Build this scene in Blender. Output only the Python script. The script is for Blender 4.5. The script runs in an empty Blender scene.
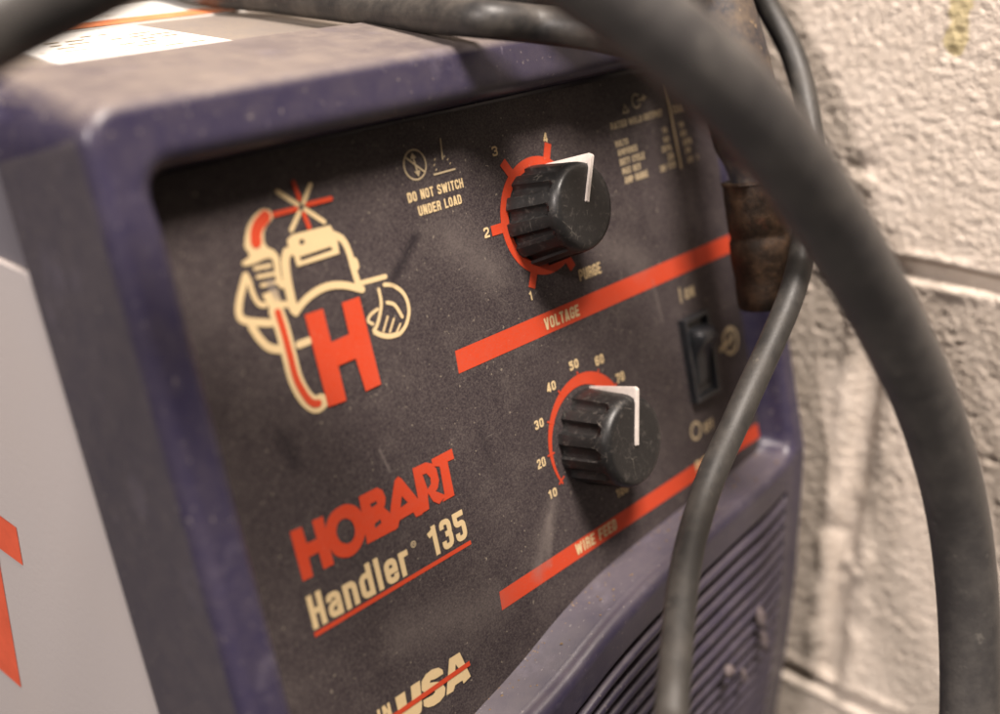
import bpy, bmesh, math, random, json
from mathutils import Vector, Matrix
from mathutils import noise as mnoise
from mathutils.geometry import tessellate_polygon
bpy.context.preferences.edit.use_global_undo = False
FSTOP = 4.4
AMB = 0.02
EXPO = 0.0
LIGHTS = [
 ('ceiling_lamp', (-.20, -.50, 1.45), .40, .38, 66, (1.0, .89, .80), 0),
]
SPOTS = [('side_fill_spot', (-1.5, -.14, .95), (.05, .20, -.02), 116, 30, .35, .09, (1.0, .89, .83))]  # added spot brightening side panel and wall; narrow cone limits wall bounce
# outlines of the print, cable paths and camera, in drawing units of the panel (1 = 93 mm)
D_ = json.loads('''{"HOB":[[[[-1.295,-0.626],[-1.2535,-0.6286],[-1.2508,-0.6812],[-1.2142,-0.683],[-1.2153,-0.6268],[-1.176,-0.6285],[-1.1779,-0.7792],[-1.2172,-0.7777],[-1.2182,-0.7228],[-1.2553,-0.7225],[-1.2566,-0.7813],[-1.2938,-0.7796]]],[[[-1.1772,-0.6696],[-1.1514,-0.6363],[-1.1138,-0.6256],[-1.079,-0.6315],[-1.049,-0.6554],[-1.0357,-0.695],[-1.0417,-0.7353],[-1.0682,-0.768],[-1.1033,-0.7829],[-1.1385,-0.777],[-1.1679,-0.7536],[-1.1808,-0.7111]],[[-1.1421,-0.6882],[-1.1265,-0.6682],[-1.1019,-0.6674],[-1.0822,-0.6839],[-1.0769,-0.7132],[-1.09,-0.7379],[-1.1121,-0.743],[-1.133,-0.731],[-1.1432,-0.711]]],[[[-1.0361,-0.6257],[-0.9978,-0.625],[-0.9636,-0.6254],[-0.9461,-0.641],[-0.9408,-0.6659],[-0.9461,-0.6839],[-0.9555,-0.6941],[-0.9417,-0.7121],[-0.9296,-0.7365],[-0.9286,-0.7769],[-1.0468,-0.7741]],[[-1.0027,-0.6628],[-0.9768,-0.6636],[-0.9756,-0.6726],[-1.0005,-0.6762]],[[-1.0032,-0.7278],[-0.9777,-0.7221],[-0.9778,-0.7352],[-1.004,-0.7411]]],[[[-0.892,-0.631],[-0.8758,-0.6243],[-0.8657,-0.6344],[-0.8146,-0.7308],[-0.8142,-0.7753],[-0.842,-0.7738],[-0.8484,-0.7545],[-0.9081,-0.756],[-0.9199,-0.774],[-0.932,-0.7775],[-0.9601,-0.7744],[-0.9288,-0.7012]],[[-0.8787,-0.6873],[-0.8617,-0.7164],[-0.8939,-0.721]]],[[[-0.8142,-0.6225],[-0.7575,-0.6239],[-0.7339,-0.6367],[-0.7199,-0.6594],[-0.7191,-0.699],[-0.7309,-0.7206],[-0.7426,-0.7274],[-0.7051,-0.7564],[-0.7393,-0.7725],[-0.7616,-0.7543],[-0.7745,-0.7212],[-0.7791,-0.7324],[-0.7836,-0.7709],[-0.835,-0.7727],[-0.8188,-0.729]],[[-0.7806,-0.6563],[-0.764,-0.6577],[-0.7516,-0.6782],[-0.7553,-0.6976],[-0.7726,-0.7079]]],[[[-0.7314,-0.6236],[-0.6389,-0.6221],[-0.6377,-0.657],[-0.6679,-0.6559],[-0.6697,-0.771],[-0.725,-0.7716],[-0.7098,-0.7556],[-0.7044,-0.6586],[-0.7327,-0.6465]]]],"H":[[-1.0735,-0.0533],[-1.0068,-0.0538],[-1.0054,-0.155],[-0.936,-0.1514],[-0.9358,-0.056],[-0.8678,-0.0558],[-0.8613,-0.3307],[-0.9237,-0.3329],[-0.9329,-0.2275],[-1.0009,-0.2285],[-1.0004,-0.3353],[-1.0689,-0.3319]],"strokes":[[[[-1.004,0.312],[-0.9975,0.2639]],0.018,1],[[[-0.9753,0.2436],[-0.8886,0.2429]],0.018,1],[[[-1.0157,0.2402],[-1.0954,0.2409]],0.018,1],[[[-0.995,0.2216],[-0.9875,0.1804]],0.018,1],[[[-0.9466,0.2954],[-0.985,0.2509]],0.018,0],[[[-1.0626,0.298],[-1.0062,0.2501]],0.018,0],[[[-1.0059,0.2292],[-1.0479,0.1863]],0.018,0],[[[-0.9852,0.2326],[-0.9295,0.1833]],0.018,0],[[[-1.1961,0.1127],[-1.1448,0.1088]],0.013,0],[[[-1.1939,0.0884],[-1.1402,0.0837]],0.013,0],[[[-1.1873,0.0629],[-1.1309,0.058]],0.013,0],[[[-1.2305,0.1006],[-1.2668,0.0444],[-1.2801,0.0041],[-1.2614,-0.0179],[-1.1896,-0.0442]],0.026,0],[[[-1.2233,0.0877],[-1.2218,0.0487],[-1.2112,0.018],[-1.1921,0.0082]],0.018,0],[[[-1.2518,-0.0362],[-1.2358,-0.0757],[-1.2121,-0.1083],[-1.1749,-0.1254]],0.028,0],[[[-1.1161,-0.129],[-1.0791,-0.1286]],0.026,0],[[[-1.1626,-0.0152],[-1.1563,-0.0767],[-1.1556,-0.1486],[-1.1541,-0.2187],[-1.1375,-0.277],[-1.1113,-0.3096],[-1.0881,-0.3099]],0.058,0],[[[-1.1591,-0.0219],[-1.155,-0.0771],[-1.1537,-0.1492],[-1.1522,-0.2193],[-1.1342,-0.2781],[-1.1167,-0.3036],[-1.0983,-0.31]],0.022,1],[[[-1.1731,0.1817],[-1.1675,0.2039],[-1.1525,0.2239],[-1.1245,0.2412]],0.036,1],[[[-1.0815,0.1299],[-1.0954,0.1031],[-1.1032,0.0446],[-1.1048,-0.0283]],0.034,0],[[[-1.1004,-0.0388],[-1.0741,-0.0215],[-1.0307,-0.0043],[-0.974,0.003],[-0.9136,-0.0086],[-0.8502,-0.0383]],0.026,0],[[[-0.9056,0.1403],[-0.8777,0.1181],[-0.8654,0.0774],[-0.8626,0.0258],[-0.8575,-0.0267]],0.026,0],[[[-0.855,0.0462],[-0.8539,0.0332]],0.034,0],[[[-0.8472,-0.0198],[-0.7512,-0.0247]],0.018,0],[[[-1.1149,0.0476],[-1.1029,0.0457]],0.02,0],[[[-1.1328,-0.0052],[-1.1097,-0.0147]],0.022,0],[[[-0.7622,-0.0474],[-0.7268,-0.0601],[-0.6934,-0.0969],[-0.688,-0.1453],[-0.7107,-0.1859],[-0.7435,-0.2066]],0.018,0],[[[-0.767,-0.102],[-0.7393,-0.1176],[-0.7208,-0.1595]],0.016,0],[[[-0.7876,-0.055],[-0.7915,-0.1031],[-0.8219,-0.1536],[-0.8406,-0.1679]],0.016,0],[[[-0.8094,-0.1112],[-0.8389,-0.1193],[-0.8536,-0.1346],[-0.8391,-0.1486]],0.014,0],[[[-0.8381,-0.1739],[-0.817,-0.1894],[-0.7863,-0.2025],[-0.7522,-0.206]],0.022,0],[[[-0.7775,-0.1433],[-0.806,-0.1814]],0.01,0],[[[-0.7552,-0.1564],[-0.7827,-0.1903]],0.01,0],[[[-0.7353,-0.1788],[-0.7576,-0.2004]],0.01,0]],"tip":[[-1.2102,0.1827],[-1.1981,0.2109],[-1.1776,0.2373],[-1.1457,0.2576],[-1.1207,0.2619],[-1.1021,0.252],[-1.0994,0.2337],[-1.1216,0.2189],[-1.1377,0.2049],[-1.1463,0.1793],[-1.1415,0.1604],[-1.1217,0.1457],[-1.1114,0.1233],[-1.116,0.0964],[-1.119,0.065],[-1.113,0.0473],[-1.1251,0.0364],[-1.1376,0.0518],[-1.1381,0.078],[-1.134,0.1209],[-1.1553,0.1301],[-1.1945,0.126],[-1.2265,0.1282],[-1.2316,0.1392],[-1.2038,0.1499],[-1.2108,0.1731]],"handle":[[-1.195,0.0387],[-1.1436,0.0416],[-1.1397,-0.0075],[-1.1424,-0.0209],[-1.1759,-0.0211],[-1.18,-0.0075]],"plate":[[[-1.0714,0.1636],[-1.0498,0.1736],[-0.9126,0.1698],[-0.9052,0.1495],[-0.8993,0.1263],[-0.9025,0.0832],[-1.0595,0.0832],[-1.0613,0.1177],[-1.0736,0.1189],[-1.0726,0.1398]],[[-1.0447,0.1076],[-0.928,0.11],[-0.9234,0.099],[-1.0414,0.0958]],[[-1.0326,0.1484],[-1.0277,0.1546],[-1.0189,0.1537],[-1.0133,0.1469],[-1.0169,0.1399],[-1.0265,0.1385],[-1.0321,0.1423]]],"T":{"model":[["Handler",-1.2985,-0.9321,0.3918,0.1041],["135",-0.8117,-0.9259,0.1617,0.0992],["\u00ae",-0.8876,-0.8564,0.0217,0.0145]],"warn":[["DO NOT SWITCH",-0.5962,0.1679,0.2454,0.0304],["UNDER LOAD",-0.5644,0.1197,0.1919,0.0303]],"n1":[["1",-0.1499,-0.2668,0.0205,0.0313],["2",-0.3026,-0.0124,0.0256,0.0341],["3",-0.1903,0.2378,0.026,0.0323],["4",0.0719,0.2384,0.0215,0.032],["PURGE",0.1275,-0.2707,0.1258,0.0415]],"volt":[["VOLTAGE",-0.1003,-0.3867,0.192,0.042]],"wire":[["WIRE FEED",-0.1631,-1.2135,0.2419,0.0428],["POWER",0.6234,-1.2014,0.2363,0.0446]],"n2":[["10",-0.2446,-0.9634,0.0434,0.0329],["20",-0.2704,-0.8394,0.0425,0.0346],["30",-0.2458,-0.7036,0.0461,0.0325],["40",-0.1511,-0.6001,0.0481,0.0338],["50",-0.014,-0.5636,0.0501,0.0337],["60",0.1287,-0.5915,0.0491,0.0361],["70",0.2273,-0.6907,0.0497,0.0359]],"rated":[["RATED",0.4526,0.2193,0.1004,0.0257],["WELD",0.5652,0.2202,0.0849,0.0245],["OUTPUT",0.6628,0.2204,0.1216,0.0264],["VOLTS",0.4617,0.1527,0.0805,0.0234],["AMPERES",0.4691,0.1194,0.1215,0.0239],["DUTY CYCLE",0.4712,0.0825,0.1557,0.0258],["MAX OCV",0.4769,0.0481,0.1152,0.0249],["AMP RANGE",0.4827,0.0123,0.1465,0.026],["19",0.7652,0.1547,0.0325,0.0214],["90",0.7664,0.1182,0.0347,0.0221],["20%",0.7454,0.0841,0.0634,0.0228],["28",0.7751,0.0476,0.0386,0.0265],["30",0.7136,0.0123,0.0366,0.0247],["135",0.7647,0.0149,0.0538,0.0243],["CSA",0.8618,0.2169,0.0706,0.0332],["18",0.8797,0.1569,0.0336,0.0224],["63",0.8862,0.1209,0.036,0.0231],["20%",0.8927,0.0852,0.0594,0.0237],["28",0.898,0.0523,0.0359,0.0227],["30",0.9014,0.0145,0.0392,0.0229],["1",0.9526,0.0143,0.0467,0.0241]],"on":[["ON",0.7396,-0.5067,0.0661,0.0432],["OFF",0.723,-1.0694,0.0691,0.0441]],"usa":[["USA",-1.0948,-1.3654,0.3248,0.0835],["IN",-1.1599,-1.3189,0.0552,0.0441]]},"usa":[[[[-1.0803,-1.2739],[-1.0395,-1.2739],[-1.0427,-1.3161],[-1.0383,-1.3312],[-1.0234,-1.3334],[-1.0131,-1.2718],[-0.974,-1.2723],[-0.9848,-1.3448],[-0.9945,-1.369],[-1.019,-1.3805],[-1.0477,-1.3807],[-1.0731,-1.3617],[-1.0819,-1.3398]]],[[[-0.9763,-1.307],[-0.9683,-1.2797],[-0.9458,-1.2665],[-0.9185,-1.2644],[-0.891,-1.272],[-0.8764,-1.2871],[-0.8769,-1.3019],[-0.9129,-1.3003],[-0.9328,-1.2949],[-0.9387,-1.3002],[-0.9061,-1.3139],[-0.8889,-1.3298],[-0.8815,-1.3512],[-0.8913,-1.3717],[-0.9146,-1.3802],[-0.9417,-1.3799],[-0.9663,-1.3723],[-0.9812,-1.3596],[-0.9781,-1.34],[-0.9366,-1.3442],[-0.9246,-1.3401],[-0.9322,-1.3294],[-0.9625,-1.3232]]],[[[-0.8405,-1.2677],[-0.7924,-1.2694],[-0.7689,-1.3696],[-0.8052,-1.3769],[-0.8071,-1.364],[-0.8406,-1.363],[-0.8533,-1.3778],[-0.8847,-1.3754]],[[-0.8199,-1.2982],[-0.8075,-1.3266],[-0.8313,-1.3311]]]],"usaline":[[-1.1207,-1.3173],[-1.0987,-1.3193],[-0.7649,-1.3167],[-0.7621,-1.3327],[-1.0788,-1.3291],[-1.1164,-1.3282]],"cab":{"A":[[-5.2,1.353,-2.733],[-4.6,0.847,-2.775],[-4.25,0.376,-2.177],[-4.0,-0.272,-1.108],[-3.75,-0.818,-0.426],[-2.399,-0.709,0.531],[-2.212,-0.631,0.668],[-2.022,-0.577,0.743],[-1.849,-0.628,0.801],[-1.669,-0.744,0.855],[-1.425,-0.903,0.881],[-1.17,-1.038,0.794],[-0.987,-1.161,0.614],[-0.844,-1.256,0.446],[-0.646,-1.305,0.23],[-0.404,-1.299,-0.036],[-0.164,-1.287,-0.335],[0.049,-1.274,-0.669],[0.2,-1.251,-1.022],[0.241,-1.235,-1.379],[0.195,-1.222,-1.743],[0.065,-1.204,-2.165],[0.35,-1.034,-2.71],[0.25,-1.001,-3.219],[-0.1,-1.158,-3.406],[-1.0,-1.738,-3.561],[-2.2,-1.931,-3.613]],"B":[[0.9,5.713,-1.616],[0.9,5.121,-0.181],[0.95,4.511,1.519],[1.0,4.064,1.834],[1.05,2.722,1.433],[1.1,1.552,1.161],[1.15,0.72,1.176],[0.941,-0.198,0.899],[1.099,-0.258,0.751],[1.15,-0.294,0.572],[1.133,-0.394,0.349],[1.038,-0.475,0.125],[0.879,-0.541,-0.116],[0.687,-0.585,-0.298],[0.543,-0.601,-0.427],[0.391,-0.603,-0.538],[0.174,-0.607,-0.672],[0.039,-0.605,-0.765],[-0.117,-0.621,-0.843],[-0.261,-0.648,-0.917],[-0.424,-0.699,-0.988],[-0.572,-0.762,-1.052],[-0.775,-0.863,-1.138],[-0.887,-0.918,-1.2],[-1.07,-0.992,-1.404],[-0.75,-0.805,-2.597],[-0.85,-0.795,-3.215],[-1.1,-1.048,-3.428],[-1.9,-1.435,-3.532]],"C":[[0.5,5.773,-1.455],[0.5,5.088,0.328],[0.5,4.533,1.629],[0.55,3.933,1.934],[0.6,2.701,1.511],[0.7,1.537,1.219],[0.85,0.707,1.225],[0.92,0.198,1.192],[0.884,-0.177,1.012],[0.83,-0.241,0.788],[0.796,-0.303,0.583],[0.778,-0.351,0.38],[0.765,-0.37,0.198],[0.776,-0.372,0.049],[0.777,-0.37,-0.119]],"fit":[[0.776,-0.38,-0.063],[0.752,-0.368,-0.536]],"D":[[-0.3,5.558,-1.617],[-0.3,5.073,-0.194],[-0.3,4.536,1.423],[-0.28,4.12,1.818],[-0.2,3.307,1.569],[-0.074,2.155,1.266],[-0.275,1.286,1.034],[-0.246,0.903,0.931],[-0.263,0.456,0.816],[-0.313,0.074,0.724],[-0.363,-0.225,0.66],[-0.206,-0.317,0.61],[-0.133,-0.48,0.55],[0.014,-0.58,0.467],[0.177,-0.634,0.353],[0.382,-0.697,0.118],[0.568,-0.776,-0.228],[0.691,-0.87,-0.586],[0.785,-0.947,-0.976],[0.834,-0.982,-1.377],[0.745,-1.01,-1.729],[0.554,-1.027,-2.355],[0.95,-0.802,-2.803],[0.95,-0.782,-3.264],[0.7,-1.051,-3.419],[0.0,-2.017,-3.677]],"E":[[0.1,5.606,-1.604],[0.1,5.121,-0.181],[0.1,4.565,1.43],[0.15,4.117,1.828],[0.2,2.92,1.466],[0.3,1.944,1.246],[-0.246,0.625,1.171],[-0.236,0.244,0.915],[-0.165,-0.019,0.765],[0.026,-0.226,0.706],[0.295,-0.348,0.699],[0.667,-0.371,0.869],[1.2,0.031,1.044],[1.35,0.502,0.445],[1.38,1.547,-1.138],[1.38,2.322,-2.484]]},"cam":{"f":1155.6829397640113,"R":[[0.6672005,-0.7190636,-0.1943993],[-0.2985994,-0.0190975,-0.9541874],[0.6824089,0.6946819,-0.2274538]],"C":[-2.975769,-2.680891,0.47017]}}''')
# ---------------------------------------------------------------- basics
SC = 0.093                       # metres per drawing unit
TH = math.radians(15)            # the front of the machine leans back 15 degrees
CT, ST_ = math.cos(TH), math.sin(TH)
FLOOR_U = -3.10
C = bpy.context.scene.collection

def w(P):                        # panel frame (x right, y inward, z up the panel) -> world metres
    x, y, z = P
    return Vector((x, y*CT + z*ST_, -y*ST_ + z*CT - FLOOR_U)) * SC
def wc(x, d, u):                 # machine frame (x right, d back, u up) -> world metres
    return Vector((x, d, u - FLOOR_U)) * SC

ORG = {}
def tagit(o, label=None, cat=None, group=None, kind=None):
    if label: o['label'] = label
    if cat: o['category'] = cat
    if group: o['group'] = group
    if kind: o['kind'] = kind
    return o
def thing(name, loc, label, cat, group=None):
    o = bpy.data.objects.new(name, None); C.objects.link(o)
    o.empty_display_size = 0.02
    o.location = loc; ORG[o.name] = Vector(loc)
    return tagit(o, label, cat, group)
def obj(name, verts, faces, mats, parent=None, smooth=True, fmat=None, origin=None):
    """verts are world positions; the object's origin is its parent's"""
    L = ORG[parent.name] if parent else (Vector(origin) if origin is not None else Vector((0, 0, 0)))
    me = bpy.data.meshes.new(name)
    me.from_pydata([tuple(Vector(v) - L) for v in verts], [], faces)
    if not isinstance(mats, (list, tuple)): mats = [mats]
    for m in mats: me.materials.append(m)
    if fmat: me.polygons.foreach_set('material_index', fmat)
    me.polygons.foreach_set('use_smooth', [smooth]*len(me.polygons))
    me.update()
    o = bpy.data.objects.new(name, me); C.objects.link(o)
    if parent: o.parent = parent
    else: o.location = L
    ORG[o.name] = L
    return o
class MB:
    def __init__(s): s.v = []; s.f = []
    def add(s, vs, fs):
        n = len(s.v); s.v += list(vs); s.f += [tuple(i+n for i in f) for f in fs]
    def grid(s, rows, closed=False, flip=False):
        n = len(s.v); R_ = len(rows); K = len(rows[0])
        for r in rows: s.v += r
        for i in range(R_-1):
            for j in range(K if closed else K-1):
                a = n+i*K+j; b = n+i*K+(j+1) % K; c_ = n+(i+1)*K+(j+1) % K; d = n+(i+1)*K+j
                s.f.append((a, d, c_, b) if flip else (a, b, c_, d))
    def build(s, name, mats, parent=None, smooth=True, origin=None):
        return obj(name, s.v, s.f, mats, parent, smooth, origin=origin)
def sharp(o, deg=35):
    me = o.data
    bm = bmesh.new(); bm.from_mesh(me)
    for e in bm.edges:
        if len(e.link_faces) == 2 and e.calc_face_angle(0) > math.radians(deg): e.smooth = False
    bm.to_mesh(me); bm.free(); return o
def sstep(a, b, x):
    t = min(1, max(0, (x-a)/(b-a))); return t*t*(3-2*t)
def lerp_tab(tab, x):
    if x <= tab[0][0]: return tab[0][1]
    for (x0, y0), (x1, y1) in zip(tab, tab[1:]):
        if x <= x1: return y0+(y1-y0)*(x-x0)/(x1-x0)
    return tab[-1][1]
def nz(x, y, z, f, seed=0): return mnoise.noise(Vector((x*f+seed*7.3, y*f-seed*3.1, z*f+seed)))

# ---------------------------------------------------------------- materials
def mat(name):
    m = bpy.data.materials.new(name); m.use_nodes = True
    nt = m.node_tree; b = nt.nodes['Principled BSDF']
    return m, nt, b
def N(nt, t, **k):
    n = nt.nodes.new(t)
    for a, v in k.items():
        if a.startswith('i_'): n.inputs[a[2:].replace('_', ' ')].default_value = v
        else: setattr(n, a, v)
    return n
def coord(nt):
    return N(nt, 'ShaderNodeTexCoord').outputs['Object']
def noise(nt, scale, detail=4, rough=.55, vec=None):
    n = N(nt, 'ShaderNodeTexNoise'); n.inputs['Scale'].default_value = scale
    n.inputs['Detail'].default_value = detail; n.inputs['Roughness'].default_value = rough
    nt.links.new(vec or coord(nt), n.inputs['Vector']); return n.outputs['Fac']
def ramp(nt, fac, stops):
    r = N(nt, 'ShaderNodeValToRGB'); e = r.color_ramp.elements
    while len(e) < len(stops): e.new(.5)
    for i, (p_, c_) in enumerate(stops):
        e[i].position = p_; e[i].color = (*c_, 1) if isinstance(c_, tuple) else (c_, c_, c_, 1)
    nt.links.new(fac, r.inputs['Fac']); return r.outputs['Color']
def mix(nt, fac, a, b):
    m_ = N(nt, 'ShaderNodeMix', data_type='RGBA')
    for s, v in ((m_.inputs['Factor'], fac), (m_.inputs[6], a), (m_.inputs[7], b)):
        if hasattr(v, 'links'): nt.links.new(v, s)
        else: s.default_value = v if not isinstance(v, tuple) else ((*v, 1) if len(v) == 3 else v)
    return m_.outputs[2]
def mth(nt, op, a, b=None, c_=None):
    m_ = N(nt, 'ShaderNodeMath', operation=op)
    for i, v in enumerate((a, b, c_)):
        if v is None: continue
        if hasattr(v, 'links'): nt.links.new(v, m_.inputs[i])
        else: m_.inputs[i].default_value = v
    return m_.outputs[0]
def bump(nt, b, h, strength=.3, dist=.0005, prev=None):
    n = N(nt, 'ShaderNodeBump'); n.inputs['Strength'].default_value = strength; n.inputs['Distance'].default_value = dist
    nt.links.new(h, n.inputs['Height'])
    if prev is not None: nt.links.new(prev, n.inputs['Normal'])
    nt.links.new(n.outputs[0], b.inputs['Normal']); return n.outputs[0]
def upness(nt):                  # dust settles on faces that look up
    g = N(nt, 'ShaderNodeNewGeometry'); s = N(nt, 'ShaderNodeSeparateXYZ')
    nt.links.new(g.outputs['True Normal'], s.inputs[0]); return s.outputs['Z']
def setc(nt, b, col):
    if hasattr(col, 'links'): nt.links.new(col, b.inputs['Base Color'])
    else: b.inputs['Base Color'].default_value = (*col, 1)
def plastic(name, base, rough=.42, dust=(.30, .25, .22), dust_amt=.8, spec=.4, flat_dust=.08, grain=2600):
    m, nt, b = mat(name)
    big = noise(nt, 38, 6, .62); fine = noise(nt, 900, 3, .7); mid = noise(nt, 160, 5, .65)
    up = upness(nt)
    u = N(nt, 'ShaderNodeMapRange'); u.inputs['From Min'].default_value = .35; u.inputs['From Max'].default_value = .95
    nt.links.new(up, u.inputs['Value'])
    d = mth(nt, 'MULTIPLY', u.outputs[0], ramp(nt, mth(nt, 'ADD', mth(nt, 'MULTIPLY', big, .6), mth(nt, 'MULTIPLY', mid, .4)), [(.28, .35), (.62, 1.0)]))
    d = mth(nt, 'MULTIPLY', d, dust_amt)
    sz = N(nt, 'ShaderNodeSeparateXYZ'); nt.links.new(coord(nt), sz.inputs[0])   # dust thickest on the lid; thinned lower down to paint in the ledge's shade
    zr = N(nt, 'ShaderNodeMapRange'); zr.inputs['From Min'].default_value = .22; zr.inputs['From Max'].default_value = .33; zr.inputs['To Min'].default_value = .34
    nt.links.new(sz.outputs['Z'], zr.inputs['Value']); d = mth(nt, 'MULTIPLY', d, zr.outputs[0])
    film = mth(nt, 'MULTIPLY', ramp(nt, mid, [(.35, .2), (.75, 1.)]), flat_dust)
    d = mth(nt, 'MAXIMUM', d, film)
    col = mix(nt, d, base, dust)
    worn = mth(nt, 'MULTIPLY', ramp(nt, noise(nt, 55, 8, .72), [(.56, 0.), (.66, 1.)]), .22)
    col = mix(nt, worn, col, (.17, .15, .19))
    mp = N(nt, 'ShaderNodeMapping'); mp.inputs['Scale'].default_value = (60, 60, 9); mp.inputs['Rotation'].default_value = (.3, .5, .2)
    nt.links.new(coord(nt), mp.inputs[0])
    col = mix(nt, mth(nt, 'MULTIPLY', ramp(nt, noise(nt, 4, 3, .6, mp.outputs[0]), [(.72, 0.), (.76, 1.)]), .35), col, (.26, .23, .28))
    speck = ramp(nt, noise(nt, 620, 2, .5), [(.68, 0.), (.74, .5)])
    col = mix(nt, mth(nt, 'MULTIPLY', speck, .55), col, (.42, .37, .32))
    setc(nt, b, col)
    nt.links.new(mth(nt, 'ADD', rough, mth(nt, 'MULTIPLY', d, .4)), b.inputs['Roughness'])
    b.inputs['Specular IOR Level'].default_value = spec
    h = mth(nt, 'ADD', noise(nt, grain, 2, .5), mth(nt, 'MULTIPLY', mid, .6))
    bump(nt, b, h, .25, .0002)
    return m
M_BEZEL = plastic('navy_plastic', (.026, .0222, .051), .28, dust=(.23, .19, .16), dust_amt=.85, flat_dust=.125)
M_FLANK = plastic('grey_navy_plastic', (.055, .049, .063), .45, dust=(.23, .19, .16), dust_amt=.85, flat_dust=.14)
M_NOSE = M_BEZEL

MO = wc(-.2, 2.2, FLOOR_U)
PALE, DARK = (.20, .17, .155), (.016, .013, .016)
SMEARS = [(-.235, -.985, -.37, -1.18, .05, PALE, .38), (-.26, -1.02, -.31, -1.18, .025, PALE, .28), (-.72, -.04, -.60, .06, .030, DARK, .8),
          (-1.24, -.36, -1.22, -.45, .04, DARK, .6), (-1.16, .06, -1.15, .02, .02, PALE, .8),
          (-.50, -.62, -.47, -.78, .035, DARK, .35), (.55, -.38, .57, -.55, .010, PALE, .25), (-.92, -.52, -.90, -.60, .008, PALE, .4),
          (-.45, .02, -.30, -.12, .10, PALE, .28), (.30, -.18, .50, -.30, .10, PALE, .22), (-1.0, -1.1, -.6, -1.2, .12, PALE, .22)]
def panel_mat(name, col, rough=.5, worn=.35):
    m, nt, b = mat(name)
    mid = noise(nt, 90, 6, .65); fine = noise(nt, 1500, 3, .75); big = noise(nt, 22, 3, .5)
    sc = N(nt, 'ShaderNodeMapping'); sc.inputs['Scale'].default_value = (35, 35, 420); sc.inputs['Rotation'].default_value = (0, .7, .4)
    nt.links.new(coord(nt), sc.inputs[0])
    scr = noise(nt, 1.6, 3, .6, sc.outputs[0])
    c1 = mix(nt, mth(nt, 'MULTIPLY', ramp(nt, fine, [(.38, 0.), (.72, 1.)]), .55*worn), col, (.24, .20, .18))
    c2 = mix(nt, mth(nt, 'MULTIPLY', ramp(nt, mid, [(.48, 0.), (.78, 1.)]), .18*worn), c1, (.28, .24, .21))
    c3 = mix(nt, mth(nt, 'MULTIPLY', ramp(nt, scr, [(.70, 0.), (.78, 1.)]), .25*worn), c2, (.45, .40, .36))
    c4 = mix(nt, mth(nt, 'MULTIPLY', ramp(nt, noise(nt, 700, 1, .5), [(.73, 0.), (.77, 1.)]), .5*worn), c3, (.5, .43, .33))
    sepx = N(nt, 'ShaderNodeSeparateXYZ'); nt.links.new(coord(nt), sepx.inputs[0])
    for (x0, z0, x1, z1, wd_, colr, amt) in SMEARS:
        a_ = w((x0, 0, z0))-MO; e_ = w((x1, 0, z1))-MO
        ab = e_-a_; L2 = ab.length_squared
        pv = N(nt, 'ShaderNodeVectorMath', operation='SUBTRACT'); nt.links.new(coord(nt), pv.inputs[0]); pv.inputs[1].default_value = a_
        dt = N(nt, 'ShaderNodeVectorMath', operation='DOT_PRODUCT'); nt.links.new(pv.outputs[0], dt.inputs[0]); dt.inputs[1].default_value = ab/L2
        tt = mth(nt, 'MINIMUM', mth(nt, 'MAXIMUM', dt.outputs['Value'], 0.), 1.)
        scl = N(nt, 'ShaderNodeVectorMath', operation='SCALE'); scl.inputs[0].default_value = ab; nt.links.new(tt, scl.inputs['Scale'])
        df = N(nt, 'ShaderNodeVectorMath', operation='SUBTRACT'); nt.links.new(pv.outputs[0], df.inputs[0]); nt.links.new(scl.outputs[0], df.inputs[1])
        ln = N(nt, 'ShaderNodeVectorMath', operation='LENGTH'); nt.links.new(df.outputs[0], ln.inputs[0])
        dist = mth(nt, 'ADD', mth(nt, 'DIVIDE', ln.outputs['Value'], wd_*SC), mth(nt, 'MULTIPLY', mth(nt, 'SUBTRACT', noise(nt, 240, 4, .7), .5), 1.1))
        f_ = mth(nt, 'MULTIPLY', mth(nt, 'MAXIMUM', mth(nt, 'SUBTRACT', 1., dist), 0.), amt)
        c4 = mix(nt, mth(nt, 'MINIMUM', f_, .8), c4, colr)
    setc(nt, b, c4)
    nt.links.new(ramp(nt, big, [(.3, rough-.06), (.7, rough+.12)]), b.inputs['Roughness'])
    b.inputs['Specular IOR Level'].default_value = .14
    bump(nt, b, fine, .22, .00015)
    return m
M_PANEL = panel_mat('charcoal_label', (.027, .021, .0245), .5, .60)
M_RED = panel_mat('red_print', (.50, .050, .016), .5, .22)
M_CREAM = panel_mat('cream_print', (.62, .47, .26), .5, .25)
M_GREY = panel_mat('faded_print', (.44, .35, .22), .5, .3)
def rubber(name, base, dust=(.26, .22, .18), dustamt=.25, rough=.42, sc_=1.0):
    m, nt, b = mat(name)
    mid = noise(nt, 70*sc_, 6, .65); fine = noise(nt, 900, 3, .65)
    sp = noise(nt, 260*sc_, 3, .6)
    f = mth(nt, 'MULTIPLY', ramp(nt, mid, [(.42, 0.), (.72, 1.)]), dustamt)
    c1 = mix(nt, f, base, dust)
    c2 = mix(nt, mth(nt, 'MULTIPLY', ramp(nt, sp, [(.66, 0.), (.74, 1.)]), dustamt*1.2), c1, dust)
    setc(nt, b, c2)
    nt.links.new(ramp(nt, mid, [(.3, rough), (.7, rough+.2)]), b.inputs['Roughness'])
    b.inputs['Specular IOR Level'].default_value = .45
    bump(nt, b, mth(nt, 'ADD', fine, mth(nt, 'MULTIPLY', mid, .8)), .3, .0003)
    return m
M_CAB = rubber('black_rubber', (.020, .019, .019), rough=.40)
M_CABA = rubber('scuffed_rubber', (.044, .041, .040), (.22, .20, .175), .22, .29)
M_CABB = rubber('cord_rubber', (.019, .018, .017), (.22, .19, .155), .14, .42)
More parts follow.
